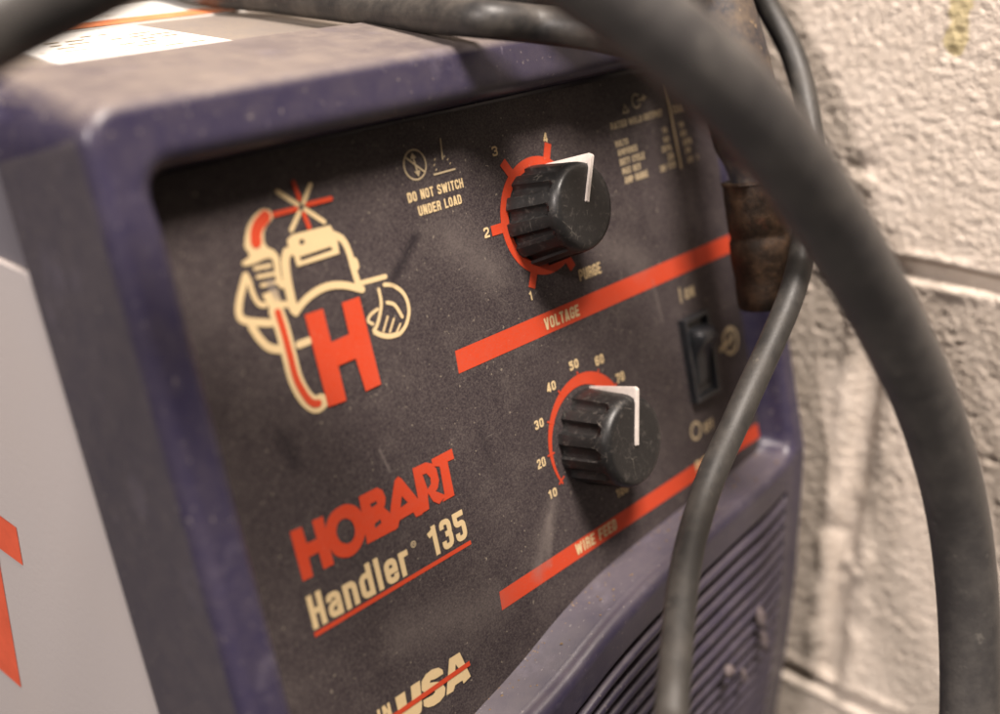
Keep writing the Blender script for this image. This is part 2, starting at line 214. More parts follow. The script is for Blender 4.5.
M_CABC = rubber('dirty_hose_rubber', (.022, .020, .024), (.21, .145, .085), .62, .5)
def knobmat():
    m, nt, b = mat('knob_plastic')
    mid = noise(nt, 420, 6, .7); fine = noise(nt, 1500, 2, .6)
    g = N(nt, 'ShaderNodeTexVoronoi', feature='DISTANCE_TO_EDGE'); g.inputs['Scale'].default_value = 170
    nt.links.new(coord(nt), g.inputs['Vector'])
    scr = mth(nt, 'MULTIPLY', ramp(nt, g.outputs[0], [(.0, 1.), (.035, 0.)]), ramp(nt, noise(nt, 260, 2), [(.55, 0.), (.7, .5)]))
    c1 = mix(nt, mth(nt, 'MULTIPLY', ramp(nt, mid, [(.55, 0.), (.80, 1.)]), .35), (.013, .0125, .0125), (.22, .19, .165))
    c1 = mix(nt, scr, c1, (.2, .18, .155))
    setc(nt, b, c1)
    nt.links.new(ramp(nt, mid, [(.3, .32), (.7, .55)]), b.inputs['Roughness'])
    bump(nt, b, fine, .15, .0001)
    return m
M_KNOB = knobmat()
def simple(name, col, rough=.5, metallic=0, bs=.15, scale=400, var=.12, dist=.0002, spec=.4):
    m, nt, b = mat(name)
    n1 = noise(nt, scale*.25, 5, .6)
    lo = tuple(max(0, c_*(1-var)) for c_ in col); hi = tuple(min(1, c_*(1+var)) for c_ in col)
    setc(nt, b, ramp(nt, n1, [(.3, lo), (.7, hi)]))
    b.inputs['Roughness'].default_value = rough; b.inputs['Metallic'].default_value = metallic
    b.inputs['Specular IOR Level'].default_value = spec
    bump(nt, b, noise(nt, scale, 3, .6), bs, dist); return m
M_WHITE = simple('white_pointer_paint', (.58, .52, .48), .5, var=.12, scale=1600)
M_SWITCH = simple('switch_plastic', (.020, .021, .024), .35, scale=900, var=.3)
def metalpaint(name, base, dirt, amt, rough=.42):
    m, nt, b = mat(name)
    up = upness(nt)
    u = N(nt, 'ShaderNodeMapRange'); u.inputs['From Min'].default_value = .5; u.inputs['From Max'].default_value = .98
    nt.links.new(up, u.inputs['Value'])
    big = noise(nt, 30, 7, .65); fine = noise(nt, 520, 4, .7)
    d = mth(nt, 'MULTIPLY', u.outputs[0], ramp(nt, mth(nt, 'ADD', mth(nt, 'MULTIPLY', big, .5), mth(nt, 'MULTIPLY', fine, .5)), [(.32, .45), (.6, 1.)]))
    side = mth(nt, 'MULTIPLY', ramp(nt, noise(nt, 14, 6, .65), [(.45, 0.), (.8, 1.)]), amt)
    c1 = mix(nt, mth(nt, 'MAXIMUM', mth(nt, 'MULTIPLY', d, .9), side), base, dirt)
    setc(nt, b, c1); b.inputs['Roughness'].default_value = rough
    bump(nt, b, fine, .3, .0003); return m
M_CASE = metalpaint('grey_case_paint', (.15, .14, .16), (.29, .24, .19), .12)
M_SIDE = metalpaint('white_case_paint', (.50, .46, .455), (.52, .45, .40), .22)
M_SIDERED = simple('coral_red_print', (.70, .115, .055), .5)
def sticker_mat():
    m, nt, b = mat('white_sticker')
    f = ramp(nt, noise(nt, 120, 5, .7), [(.60, 0.), (.70, .75)])
    setc(nt, b, mix(nt, f, (.86, .84, .80), (.42, .33, .25))); b.inputs['Roughness'].default_value = .45; return m
M_STICK = sticker_mat()
M_ORANGE = simple('orange_border_print', (.72, .24, .10), .5, var=.25, scale=300)
def rust():
    m, nt, b = mat('rusty_brass')
    a = noise(nt, 150, 7, .7); a2 = noise(nt, 48, 4, .6)
    c1 = ramp(nt, a, [(.25, (.008, .006, .005)), (.45, (.020, .011, .006)), (.62, (.046, .023, .010)), (.8, (.11, .058, .028))])
    f = ramp(nt, a2, [(.58, 0.), (.66, 1.)])
    c2 = mix(nt, mth(nt, 'MULTIPLY', f, .4), c1, (.11, .036, .02))
    setc(nt, b, c2); b.inputs['Metallic'].default_value = .35
    nt.links.new(ramp(nt, a, [(.3, .35), (.7, .7)]), b.inputs['Roughness'])
    bump(nt, b, a, .5, .0008); return m
M_RUST = rust()
M_MUD = simple('dried_spatter', (.12, .095, .095), .8, bs=.5)
def wallmat():
    m, nt, b = mat('painted_block')
    co = coord(nt)
    big = noise(nt, 9, 5, .6); mid = noise(nt, 110, 5, .7); fine = noise(nt, 620, 4, .75)
    c1 = ramp(nt, mth(nt, 'ADD', mth(nt, 'MULTIPLY', big, .5), mth(nt, 'MULTIPLY', mid, .5)), [(.30, (.48, .405, .335)), (.5, (.60, .52, .445)), (.7, (.69, .61, .53))])
    gm = ramp(nt, noise(nt, 45, 5, .7), [(.62, 0.), (.78, .35)])
    c1 = mix(nt, gm, c1, (.33, .28, .22))
    # a yellow-green drip stain on the face of the block
    s = N(nt, 'ShaderNodeSeparateXYZ'); nt.links.new(co, s.inputs[0])
    y0, z0, z1 = wc(0, -.745, .44)[1], wc(0, 0, .47)[2], wc(0, 0, .78)[2]
    wob = mth(nt, 'MULTIPLY', mth(nt, 'SUBTRACT', noise(nt, 160, 3, .6), .5), .006)
    dy = mth(nt, 'ABSOLUTE', mth(nt, 'SUBTRACT', mth(nt, 'ADD', s.outputs['Y'], wob), y0))
    dz = mth(nt, 'MAXIMUM', mth(nt, 'SUBTRACT', z0, s.outputs['Z']), mth(nt, 'SUBTRACT', s.outputs['Z'], z1))
    dz = mth(nt, 'MAXIMUM', dz, 0.)
    dd = mth(nt, 'SQRT', mth(nt, 'ADD', mth(nt, 'MULTIPLY', dy, dy), mth(nt, 'MULTIPLY', dz, dz)))
    f = mth(nt, 'SUBTRACT', 1., mth(nt, 'DIVIDE', dd, .0042)); f = mth(nt, 'MINIMUM', mth(nt, 'MAXIMUM', mth(nt, 'MULTIPLY', f, 2.0), 0.), .55)
    c1 = mix(nt, f, c1, (.42, .34, .09))
    setc(nt, b, c1); b.inputs['Roughness'].default_value = .6
    b.inputs['Specular IOR Level'].default_value = .3
    v = N(nt, 'ShaderNodeTexVoronoi', feature='SMOOTH_F1'); v.inputs['Scale'].default_value = 330; nt.links.new(co, v.inputs['Vector'])
    h1 = mth(nt, 'ADD', mth(nt, 'MULTIPLY', noise(nt, 330, 4, .62), 1.0), mth(nt, 'MULTIPLY', fine, .4))
    h1 = mth(nt, 'SUBTRACT', h1, mth(nt, 'MULTIPLY', ramp(nt, v.outputs[0], [(.0, .5), (.22, 0.)]), .9))
    bump(nt, b, h1, .8, .0014); return m
M_WALL = wallmat()
M_FLOOR = simple('dark_bench_top', (.045, .042, .040), .8, scale=120, bs=.4, dist=.001)

# ---------------------------------------------------------------- machine
machine = thing('welding_machine', wc(-.2, 2.2, FLOOR_U), 'navy and white welding machine with two black knobs and a slotted lower grille', 'welding machine')

XL, XR, ZT, ZB = -1.655, 1.25, .608, -2.90
XLi, XRi, ZTi, ZLi = -1.51, 1.125, .425, -1.285
YF, RF = -.15, .045
ZI = [(-1.51, -1.70), (-1.1, -1.585), (-.78, -1.504), (-.60, -1.468), (-.48, -1.437), (-.343, -1.395), (-.2, -1.363), (-.05, -1.338), (.1, -1.325), (.3, -1.315), (.6, -1.303), (.85, -1.303), (1.0, -1.292), (1.125, -1.285)]
def zi(x):                       # lower edge of the control panel, smoothed
    return sum(lerp_tab(ZI, x+dx) for dx in (-.06, -.03, 0, .03, .06))/5
HT = [(-2.95, .43), (-2.7, .36), (-2.33, .245), (-1.97, .145), (-1.7, .085), (-1.45, .03), (-1.3, 0.)]
def hz_(z): return lerp_tab(HT, z)
def sd_rrect(x, z, x0, x1, z0, z1, r):
    cx, cz = (x0+x1)/2, (z0+z1)/2; hx, hz2 = (x1-x0)/2, (z1-z0)/2
    qx, qz = abs(x-cx)-hx+r, abs(z-cz)-hz2+r
    return min(max(qx, qz), 0)+math.hypot(max(qx, 0), max(qz, 0))-r
SLOT0, SLOTP = -1.445, .0755
def RI(x, z):                     # inner edge rounding, softest along the top
    return .038+.022*sstep(.25, .42, z)
def front():
    def rng(a, b, st):
        n = max(1, round(abs(b-a)/st)); return [a+(b-a)*i/n for i in range(n)]
    ex = [.52, .40, .27, .15, .06, .02, .006]
    xs = [XL-e for e in ex]+rng(XL, XL+.07, .006)+rng(XL+.07, XLi-.045, .012)+rng(XLi-.045, XLi, .005)+[XLi, XLi+.004, XLi+.01]
    xs += rng(XLi+.02, 1.0, .0125)+rng(1.0, XRi-.01, .006)+[XRi-.008, XRi-.003, XRi]+rng(XRi+.004, XRi+.045, .005)+rng(XRi+.045, XR-.065, .01)+rng(XR-.065, XR, .006)+[XR]+[XR+e for e in reversed(ex)]
    zs = [ZT+e for e in ex]+rng(ZT, ZT-.07, .006)+rng(ZT-.07, ZTi+.045, .01)+rng(ZTi+.045, ZTi, .005)+[ZTi, ZTi-.004, ZTi-.01]
    zs += rng(ZTi-.03, ZLi+.02, .03)+rng(ZLi+.02, ZLi+.002, .006)+[ZLi+.001, ZLi]+rng(ZLi-.004, ZLi-.08, .006)
    zs += rng(ZLi-.085, SLOT0+.02, .01)+rng(SLOT0+.02, -2.80, SLOTP/13)+rng(-2.80, ZB, .02)+[ZB]
    rows = []
    for zp in zs:
        row = []
        for x in xs:
            so = sd_rrect(x, zp, XL, XR, ZB-1, ZT, .10)
            px, pz = x, zp; e = 0; nzv = 0
            if so > 0:           # wrap the side skirt round the outline
                h_ = .001
                gx = (sd_rrect(x+h_, zp, XL, XR, ZB-1, ZT, .10)-so)/h_; gz = (sd_rrect(x, zp+h_, XL, XR, ZB-1, ZT, .10)-so)/h_
                l = math.hypot(gx, gz) or 1; gx /= l; gz /= l
                px, pz = x-gx*so, zp-gz*so; e = so; nzv = max(gz, 0)
            wgt = sstep(-.55, ZLi, pz)*(1-sstep(-2.15, -2.85, pz)) if False else 0
            a = sstep(0, 1, (-.55-pz)/(-.55-ZLi)); b_ = 1-sstep(0, 1, (-2.15-pz)/.7)
            z_ = pz+(zi(min(max(px, XLi), XRi))-ZLi)*a*b_
            face = YF+hz_(pz)
            inx = 1-((px+.19)/1.32)**2
            if inx > 0: face -= .075*inx*sstep(0, 1, (-1.15-pz)/.13)
            y = face
            if so > 0:
                y = face+RF+e*(.345-face-RF)/.52 if e < .52 else .345
                z_ += e*math.tan(TH)*nzv
            elif so > -RF:
                y = face+RF-math.sqrt(max(0, RF*RF-(RF+so)**2))
            si = sd_rrect(px, pz, XLi, XRi, ZLi, ZTi, .07)
            if so <= 0:
                bot = sstep(0, 1, (-1.2-pz)/.08)
                if si < .001:
                    r_ = RI(px, pz)+.02*bot
                    y = face+r_+.01 if si > -.0015 else .032
                else:
                    r_ = RI(px, pz)+.02*bot
                    if si < r_: y = max(y, face+r_-math.sqrt(max(0, r_*r_-(r_-si)**2)))
                if pz < SLOT0+.03 and pz > -2.86:
                    ph = ((SLOT0-pz)/SLOTP) % 1.0
                    k = (SLOT0-pz)/SLOTP
                    if k > -.02:
                        g = sstep(.0, .08, ph)*(1-sstep(.36, .46, ph))
                        endw = sstep(0, 1, (1.062-px)/.02)*sstep(0, 1, (px+1.42)/.02)
                        rib = .012*max(0, 1-((ph-.73)/.27)**2)
                        y += (.10*g-rib*(1-g))*endw
            row.append(w((px, y, z_)))
        rows.append(row)
    m = MB(); m.grid(rows)
    o_ = m.build('front_bezel', [M_BEZEL, M_FLANK], machine)
    K_ = len(xs)-1; idx = []
    for i in range(len(zs)-1):      # the flanks are greyer and lighter than the front
        for j in range(K_):
            xm = (xs[j]+xs[j+1])/2; idx.append(1 if (xm < XL or xm > XR) and zs[i] < ZT-.06 else 0)
    o_.data.polygons.foreach_set('material_index', idx)
    return o_
bez = front()
bez['label'] = 'navy plastic front frame with slotted grille below'

# control panel plate
def flat_poly(loops, y, thick=0.0, ext=.002):
    """polygon (outer loop, then holes) in the panel plane -> verts, faces facing -y"""
    vs = []; 
    for lp in loops: vs += [(a, b) for a, b in lp]
    tris = tessellate_polygon([[Vector((a, b, 0)) for a, b in lp] for lp in loops])
    fs = []
    for t_ in tris:
        a, b, c_ = [vs[i] for i in t_]
        ar = (b[0]-a[0])*(c_[1]-a[1])-(b[1]-a[1])*(c_[0]-a[0])
        fs.append(tuple(t_) if ar > 0 else (t_[0], t_[2], t_[1]))
    return [w((a, y, b)) for a, b in vs], fs
pl = [(XLi+.004, .41)]
for i in range(0, 91, 6):        # large rounded upper right corner
    a = math.radians(90-i); pl.append((.885+.237*math.cos(a), .165+.237*math.sin(a)))
pl += [(1.121, -.3), (1.121, -.9), (1.119, ZLi+.012)]
bx = [XRi-.012-(XRi-XLi-.016)*i/60 for i in range(61)]
pl += [(x, zi(x)+.004) for x in bx]
vs, fs = flat_poly([pl], 0)
n = len(pl); nv = len(vs)
for (a, b) in pl: vs.append(w((a+.003*(a > 0), .006, b)))
for (a, b) in pl: vs.append(w((a, .03, b)))
for i in range(n):
    j = (i+1) % n
    fs.append((i, nv+i, nv+j, j)); fs.append((nv+i, nv+n+i, nv+n+j, nv+j))
panel = obj('control_panel', vs, fs, M_PANEL, machine, smooth=False)

LV = [0]
def layer(): LV[0] = (LV[0]+1) % 14; return -.0008-.0002*LV[0]
def art(name, items, m, base=None):
    """items: list of (loops) each filled as its own flat print"""
    mb_ = MB()
    for loops in items:
        v_, f_ = flat_poly(loops, base if base is not None else layer()); mb_.add(v_, f_)
    return mb_.build(name, m, panel, smooth=False)
def stroke_poly(pts, wd, cap=True):
    """a fat round-ended line through pts as one outline loop"""
    P_ = []
    n_ = len(pts)
    if n_ == 2: P_ = [Vector(pts[0]), Vector(pts[1])]
    else:
        for i in range(n_-1):
            p0, p1, p2, p3 = (Vector(pts[max(0, min(n_-1, i+k))]) for k in (-1, 0, 1, 2))
            for s_ in range(6):
                t = s_/6
                P_.append(.5*((2*p1)+(p2-p0)*t+(2*p0-5*p1+4*p2-p3)*t*t+(3*p1-p0-3*p2+p3)*t**3))
        P_.append(Vector(pts[-1]))
    L_, R_ = [], []
    for i, q in enumerate(P_):
        d = (P_[min(i+1, len(P_)-1)]-P_[max(i-1, 0)]).normalized(); nn = Vector((-d.y, d.x))*wd/2
        L_.append(q+nn); R_.append(q-nn)
    d0 = (P_[1]-P_[0]).normalized(); d1 = (P_[-1]-P_[-2]).normalized()
    cap1 = []; cap0 = []
    for k in range(1, 6):
        a = math.pi*k/6
        nn = Vector((-d1.y, d1.x)); cap1.append(P_[-1]+(nn*math.cos(a)+d1*math.sin(a))*wd/2)
        nn = Vector((-d0.y, d0.x)); cap0.append(P_[0]+(-nn*math.cos(a)-d0*math.sin(a))*wd/2)
    return L_, R_, cap1, cap0
def stroke(mb_, pts, wd, y):
    L_, R_, c1, c0 = stroke_poly(pts, wd)
    n_ = len(L_)
    v_ = [w((q.x, y, q.y)) for q in L_+R_]
    f_ = [(i, n_+i, n_+i+1, i+1) for i in range(n_-1)]
    k = len(v_)
    v_ += [w((q.x, y, q.y)) for q in c1]; f_.append(tuple([n_+n_-1]+[k+4-i for i in range(5)]+[n_-1]))
    k2 = len(v_)
    v_ += [w((q.x, y, q.y)) for q in c0]; f_.append(tuple([0]+[k2+4-i for i in range(5)]+[n_]))
    mb_.add(v_, f_)
def ring(mb_, cx, cz, r0, r1, a0, a1, y, n_=72, r0b=None, r1b=None):
    v_ = []; f_ = []
    for i in range(n_+1):
        t = i/n_; a = math.radians(a0+(a1-a0)*t)
        ri = r0+((r0b if r0b is not None else r0)-r0)*t; ro = r1+((r1b if r1b is not None else r1)-r1)*t
        v_ += [w((cx+ri*math.cos(a), y, cz+ri*math.sin(a))), w((cx+ro*math.cos(a), y, cz+ro*math.sin(a)))]
    s_ = a1 > a0
    for i in range(n_):
        q = (2*i, 2*i+1, 2*i+3, 2*i+2); f_.append(q if s_ else q[::-1])
    mb_.add(v_, f_)
def rect(x0, x1, z0, z1): return [[(x0, z0), (x1, z0), (x1, z1), (x0, z1)]]

# printed stripes
art('red_stripe', [[[(-.540, -.402), (1.119, -.402), (1.119, -.327), (-.536, -.327)]]], M_RED, -.001)
art('red_stripe', [[[(-.572, -1.229), (1.112, -1.229), (1.112, -1.163), (-.567, -1.163)]]], M_RED, -.001)
# ---------------------------------------------------------------- condensed block lettering drawn with strokes
def rp(pts, r, closed=False):
    """polyline with rounded corners"""
    n_ = len(pts); out = []
    P_ = [Vector(q) for q in pts]
    for i in range(n_):
        if not closed and i in (0, n_-1): out.append(P_[i]); continue
        a, b, c_ = P_[i-1], P_[i], P_[(i+1) % n_]
        la, lc = (a-b).length, (c_-b).length; q = min(r, la*.5, lc*.5)
        p0 = b+(a-b)/la*q; p1 = b+(c_-b)/lc*q
        for k in range(5):
            t = k/4; out.append(p0*(1-t)**2+b*2*t*(1-t)+p1*t*t)
    if closed: out.append(out[0].copy())
    return out
def glyph(ch, W_, H_, t):
    l, r, b, T_, m, c_ = t/2, W_-t/2, t/2, H_-t/2, H_/2, W_/2
    R0 = min(W_*.42, H_*.22); o = lambda *p_: list(p_); q = lambda pts, cl=False: rp(pts, R0, cl)
    S = {
     'A': [o((l*.9, 0), (c_-t*.12, H_)), o((W_-l*.9, 0), (c_+t*.12, H_)), o((l*1.2, .24*H_), (W_-l*1.2, .24*H_))],
     'B': [o((l, 0), (l, H_)), q([(l, T_), (r, T_), (r, m), (l, m)]), q([(l, m), (r, m), (r, b), (l, b)])],
     'C': [q([(r, .63*H_), (r, T_), (l, T_), (l, b), (r, b), (r, .37*H_)])],
     'D': [o((l, 0), (l, H_)), q([(l, T_), (r, T_), (r, b), (l, b)])],
     'E': [o((l, 0), (l, H_)), o((l, T_), (W_, T_)), o((l, m), (W_*.92, m)), o((l, b), (W_, b))],
     'F': [o((l, 0), (l, H_)), o((l, T_), (W_, T_)), o((l, m), (W_*.92, m))],
     'G': [q([(r, .66*H_), (r, T_), (l, T_), (l, b), (r, b), (r, .46*H_)]), o((c_, .46*H_), (W_, .46*H_))],
     'H': [o((l, 0), (l, H_)), o((r, 0), (r, H_)), o((l, m), (r, m))],
     'I': [o((c_, 0), (c_, H_))],
     'L': [o((l, 0), (l, H_)), o((l, b), (W_, b))],
     'M': [o((l, 0), (l, H_)), o((r, 0), (r, H_)), o((l, H_), (c_, .25*H_)), o((r, H_), (c_, .25*H_))],
     'N': [o((l, 0), (l, H_)), o((r, 0), (r, H_)), o((l*1.2, H_), (W_-l*1.2, 0))],
     'O': [q([(l, T_), (r, T_), (r, b), (l, b)], True)],
     'P': [o((l, 0), (l, H_)), q([(l, T_), (r, T_), (r, .43*H_), (l, .43*H_)])],
     'R': [o((l, 0), (l, H_)), q([(l, T_), (r, T_), (r, m), (l, m)]), q([(c_, m), (r, m*.85), (r, 0)])],
     'S': [q([(r, .68*H_), (r, T_), (l, T_), (l, .56*H_), (r, .44*H_), (r, b), (l, b), (l, .32*H_)])],
     'T': [o((c_, 0), (c_, H_)), o((0, T_), (W_, T_))],
     'U': [q([(l, H_), (l, b), (r, b), (r, H_)])],
     'V': [o((l*.9, H_), (c_-t*.1, 0)), o((W_-l*.9, H_), (c_+t*.1, 0))],
     'W': [o((l*.8, H_), (W_*.28, 0)), o((W_*.28, 0), (c_, H_*.9)), o((c_, H_*.9), (W_*.72, 0)), o((W_*.72, 0), (W_-l*.8, H_))],
     'X': [o((l, 0), (r, H_)), o((l, H_), (r, 0))],
     'Y': [o((l, H_), (c_, m*.9)), o((r, H_), (c_, m*.9)), o((c_, 0), (c_, m))],
     '0': [q([(l, T_), (r, T_), (r, b), (l, b)], True)],
     '1': [o((c_+t*.3, 0), (c_+t*.3, H_)), o((c_-t*1.1, .74*H_), (c_+t*.3, .84*H_))],
     '2': [q([(l, .68*H_), (l, T_), (r, T_), (r, .55*H_), (l, .22*H_), (l, b)]), o((0, b), (W_, b))],
     '3': [q([(l, .70*H_), (l, T_), (r, T_), (r, m), (c_*.8, m)]), q([(c_*.8, m), (r, m), (r, b), (l, b), (l, .30*H_)])],
     '4': [o((r-t*.3, 0), (r-t*.3, H_)), o((r-t*.3, H_), (l, .28*H_)), o((0, .26*H_), (W_, .26*H_))],
     '5': [o((l, T_), (W_*.95, T_)), q([(l, H_), (l, .55*H_), (r, .62*H_), (r, b), (l, b), (l, .30*H_)])],
     '6': [q([(l, .56*H_), (r, .56*H_), (r, b), (l, b)], True), q([(l, .4*H_), (l, T_), (r, T_), (r, .72*H_)])],
     '7': [o((0, T_), (W_, T_)), o((r, T_), (c_*.8, 0))],
     '8': [q([(l, T_), (r, T_), (r, m), (l, m)], True), q([(l, m), (r, m), (r, b), (l, b)], True)],
     '9': [q([(l, T_), (r, T_), (r, .44*H_), (l, .44*H_)], True), q([(r, .6*H_), (r, b), (l, b), (l, .28*H_)])],
     '%': [q([(l*.8, H_-t*.3), (c_*.8, H_-t*.3), (c_*.8, .6*H_), (l*.8, .6*H_)], True), q([(c_*1.2, .4*H_), (r, .4*H_), (r, t*.3), (c_*1.2, t*.3)], True), o((c_*.7, 0), (c_*1.3, H_))],
    }
    xh = H_*.76; xT = xh-t/2
    S.update({
     'a': [q([(l, xh*.68), (l, xT), (r, xT), (r, 0)]), q([(r, xh*.56), (l, xh*.52), (l, b), (r, b*1.2), (r, xh*.5)])],
     'n': [o((l, 0), (l, xh)), q([(l, xh*.75), (l, xT), (r, xT), (r, 0)])],
     'd': [o((r, 0), (r, H_)), q([(r, xT), (l, xT), (l, b), (r, b)])],
     'l': [o((c_, 0), (c_, H_))],
     'e': [q([(r, xh*.34), (r, b), (l, b), (l, xT), (r, xT), (r, xh*.48)]), o((l, xh*.50), (W_, xh*.50))],
     'r': [o((l, 0), (l, xh)), q([(l, xh*.6), (l, xT*.98), (W_, xT)])],
    })
    return S[ch]
REL = {'I': .46, '1': .78, 'M': 1.35, 'W': 1.5, ' ': .62, 'l': .48, 'r': .74, 'T': .92, 'L': .88, 'F': .92, 'E': .92, '%': 1.3}
def text_strokes(s, x0, z0, wid, hgt, y, wt=.30):
    """verts and faces of a word filling wid x hgt in the panel plane"""
    gap = .22
    tot = sum(REL.get(ch, 1.) for ch in s)+gap*(len(s)-1)
    u = wid/tot; t = u*wt*1.0 if len(s) > 1 else min(wid*.36, hgt*.2)
    if len(s) == 1: u = wid/REL.get(s, 1.)
    t = min(t, hgt*.24)
    vs, fs = [], []; x = x0; k = 0
    for ch in s:
        cw = REL.get(ch, 1.)*u
        if ch != ' ':
            for pts in glyph(ch, cw, hgt, t):
                P_ = [Vector(q) for q in pts]; n_ = len(P_); yy = y-.00012*(k % 6); k += 1
                cl = (P_[0]-P_[-1]).length < 1e-7
                if cl: P_ = P_[:-1]; n_ -= 1
                L_, Rr = [], []
                for i in range(n_):
                    a = P_[i-1] if (i > 0 or cl) else P_[i]; b = P_[(i+1) % n_] if (i < n_-1 or cl) else P_[i]
                    d1 = (P_[i]-a); d2 = (b-P_[i])
                    if d1.length < 1e-9: d1 = d2
                    if d2.length < 1e-9: d2 = d1
                    d1 = d1.normalized(); d2 = d2.normalized(); d = (d1+d2)
                    if d.length < 1e-6: d = d1
                    d.normalize(); nn = Vector((-d.y, d.x)); cs = max(.6, d.dot(d1))
                    L_.append(P_[i]+nn*t/2/cs); Rr.append(P_[i]-nn*t/2/cs)
                o_ = len(vs)
                vs += [w((x+q.x, yy, z0+q.y)) for q in L_+Rr]
                for i in range(n_ if cl else n_-1):
                    j = (i+1) % n_; fs.append((o_+i, o_+n_+i, o_+n_+j, o_+j))
        x += cw+gap*u
    return vs, fs

def words(name, lst, m, wt=.34, yb=None):
    for s_, x0, z0, wd_, hg in lst:
        v_, f_ = text_strokes(s_, x0, z0, wd_, hg, yb if yb is not None else -.0016, wt)
        obj(name, v_, f_, m, panel, smooth=False)
T = D_['T']
words('model_lettering', T['model'][:2], M_CREAM, .37)
mb_ = MB(); rx0, rz0 = T['model'][2][1]+.011, T['model'][2][2]+.006
ring(mb_, rx0, rz0, .007, .011, 0, 360, -.0016, 20); v_, f_ = text_strokes('R', rx0-.004, rz0-.005, .008, .010, -.0018); mb_.add(v_, f_)
mb_.build('registered_mark', M_GREY, panel, smooth=False)
art('underline', [[[(-1.300, -.954), (-.643, -.954), (-.643, -.940), (-1.300, -.940)]]], M_RED)
words('warning_lettering', T['warn'], M_CREAM, .34)
words('scale_lettering', T['n1'], M_CREAM, .32)
words('scale_number', T['n2'], M_CREAM, .34)
words('stripe_lettering', T['volt']+T['wire'], M_CREAM, .34, -.0022)
words('rating_lettering', T['rated'], M_GREY, .44)
words('switch_lettering', T['on'], M_GREY, .44)
h_ = D_['HOB']
def smooth_loop(lp):
    P_ = [Vector(q) for q in lp]; n_ = len(P_); o_ = []
    for i in range(n_):
        p0, p1, p2, p3 = (P_[(i+k) % n_] for k in (-1, 0, 1, 2))
        for t in (0, .25, .5, .75):
            o_.append(tuple(.5*((2*p1)+(p2-p0)*t+(2*p0-5*p1+4*p2-p3)*t*t+(3*p1-p0-3*p2+p3)*t**3)))
    return o_
h_[1] = [smooth_loop(lp) for lp in h_[1]]
D_['tip'] = smooth_loop(D_['tip'])
art('brand_lettering', h_, M_RED)
mb_ = MB()
for lp in D_['usa']:
    v_, f_ = flat_poly(lp, layer()); mb_.add(v_, f_)
ti = T['usa'][1]
mb_.build('origin_lettering', M_CREAM, panel, smooth=False)
words('origin_lettering', [('MADE IN', ti[1]-.19, ti[2], ti[3]+.19, ti[4])], M_CREAM, .4)
art('origin_stripe', [rect(-1.25, -.762, -1.333, -1.316)], M_RED, -.0046)
# welder emblem
mb_ = MB()
for lp in ([D_['tip']], [D_['handle']], D_['plate']):
    v_, f_ = flat_poly(lp, layer()); mb_.add(v_, f_)
for (pts, wd, col), k in zip(D_['strokes'], range(99)):
    if not col: stroke(mb_, pts, wd*(.78 if k < 8 else .85 if k < 25 else .72), -.0008-.00012*(k % 20))
em = mb_.build('emblem_outline', M_CREAM, panel, smooth=False)
mb_ = MB(); v_, f_ = flat_poly([D_['H']], -.0040); mb_.add(v_, f_)
for (pts, wd, col), k in zip(D_['strokes'], range(99)):
    if col: stroke(mb_, pts, wd*(.78 if k < 8 else 1), -.0041-.00012*(k % 5))
mb_.build('emblem_red_print', M_RED, panel, smooth=False)
# voltage scale ring
K1 = (-.0110, .0004); K2 = (.0254, -.814)
mb_ = MB(); ring(mb_, *K1, .168, .204, -75, 285-42+60, -.0016) if False else ring(mb_, *K1, .165, .204, 0, 360, -.0016, 96)
for (tx_, tz_) in ((.085, .218), (-.158, .222), (-.275, .004), (-.125, -.222), (.112, -.232)):
    d = Vector((tx_-K1[0], tz_-K1[1])); l = d.length; d /= l; nn = Vector((-d.y, d.x))*.017
    a = Vector(K1)+d*.195; b = Vector(K1)+d*(.255 if tx_ < .1 else .243)
    v_, f_ = flat_poly([[tuple(a-nn), tuple(b-nn), tuple(b+nn), tuple(a+nn)]], -.0020); mb_.add(v_, f_)
mb_.build('voltage_scale', M_RED, panel, smooth=False)
# wire feed scale: a band that grows thicker clockwise
mb_ = MB()
ring(mb_, *K2, .219, .226, 213, -33, -.0016, 120, .150, .226)
for i in range(10):
    a = math.radians(209-29.5*i); d = Vector((math.cos(a), math.sin(a))); nn = Vector((-d.y, d.x))*.0035
    a_ = Vector(K2)+d*.20; b = Vector(K2)+d*.238
    v_, f_ = flat_poly([[tuple(a_-nn), tuple(b-nn), tuple(b+nn), tuple(a_+nn)]], -.0020); mb_.add(v_, f_)
mb_.build('wire_feed_scale', M_RED, panel, smooth=False)
more = []
for s, a in (('80', 0), ('90', -27)):
    a = math.radians(a); more.append((s, K2[0]+.275*math.cos(a)-.024, K2[1]+.275*math.sin(a)-.017, .048, .034))
more.append(('100', .112, -1.104, .072, .034))
words('scale_number', more, M_CREAM, .34)
# no-switching symbols
mb_ = MB()
ring(mb_, -.5385, .276, .043, .0485, 0, 360, -.0020, 40)
stroke(mb_, [(-.572, .305), (-.505, .247)], .006, -.0024)
stroke(mb_, [(-.541, .298), (-.535, .252)], .006, -.0028)
for sgn in (1, -1):
    zc = .276+sgn*.020; xc = -.5385-sgn*.003
    v_, f_ = flat_poly([[(xc-.013, zc), (xc+.013, zc), (xc-sgn*.001, zc+sgn*.018)]], -.0032); mb_.add(v_, f_)
stroke(mb_, [(-.410, .334), (-.418, .272)], .006, -.0020)
stroke(mb_, [(-.468, .2315), (-.374, .2315)], .006, -.0020)
for dx, dz in ((-.032, .028), (-.040, .012), (-.036, -.004), (.010, .030), (.022, .018), (.030, .004)):
    stroke(mb_, [(-.421+dx, .247+dz), (-.421+dx+.004, .247+dz+.003)], .004, -.0020)
mb_.build('warning_symbol', M_GREY, panel, smooth=False)
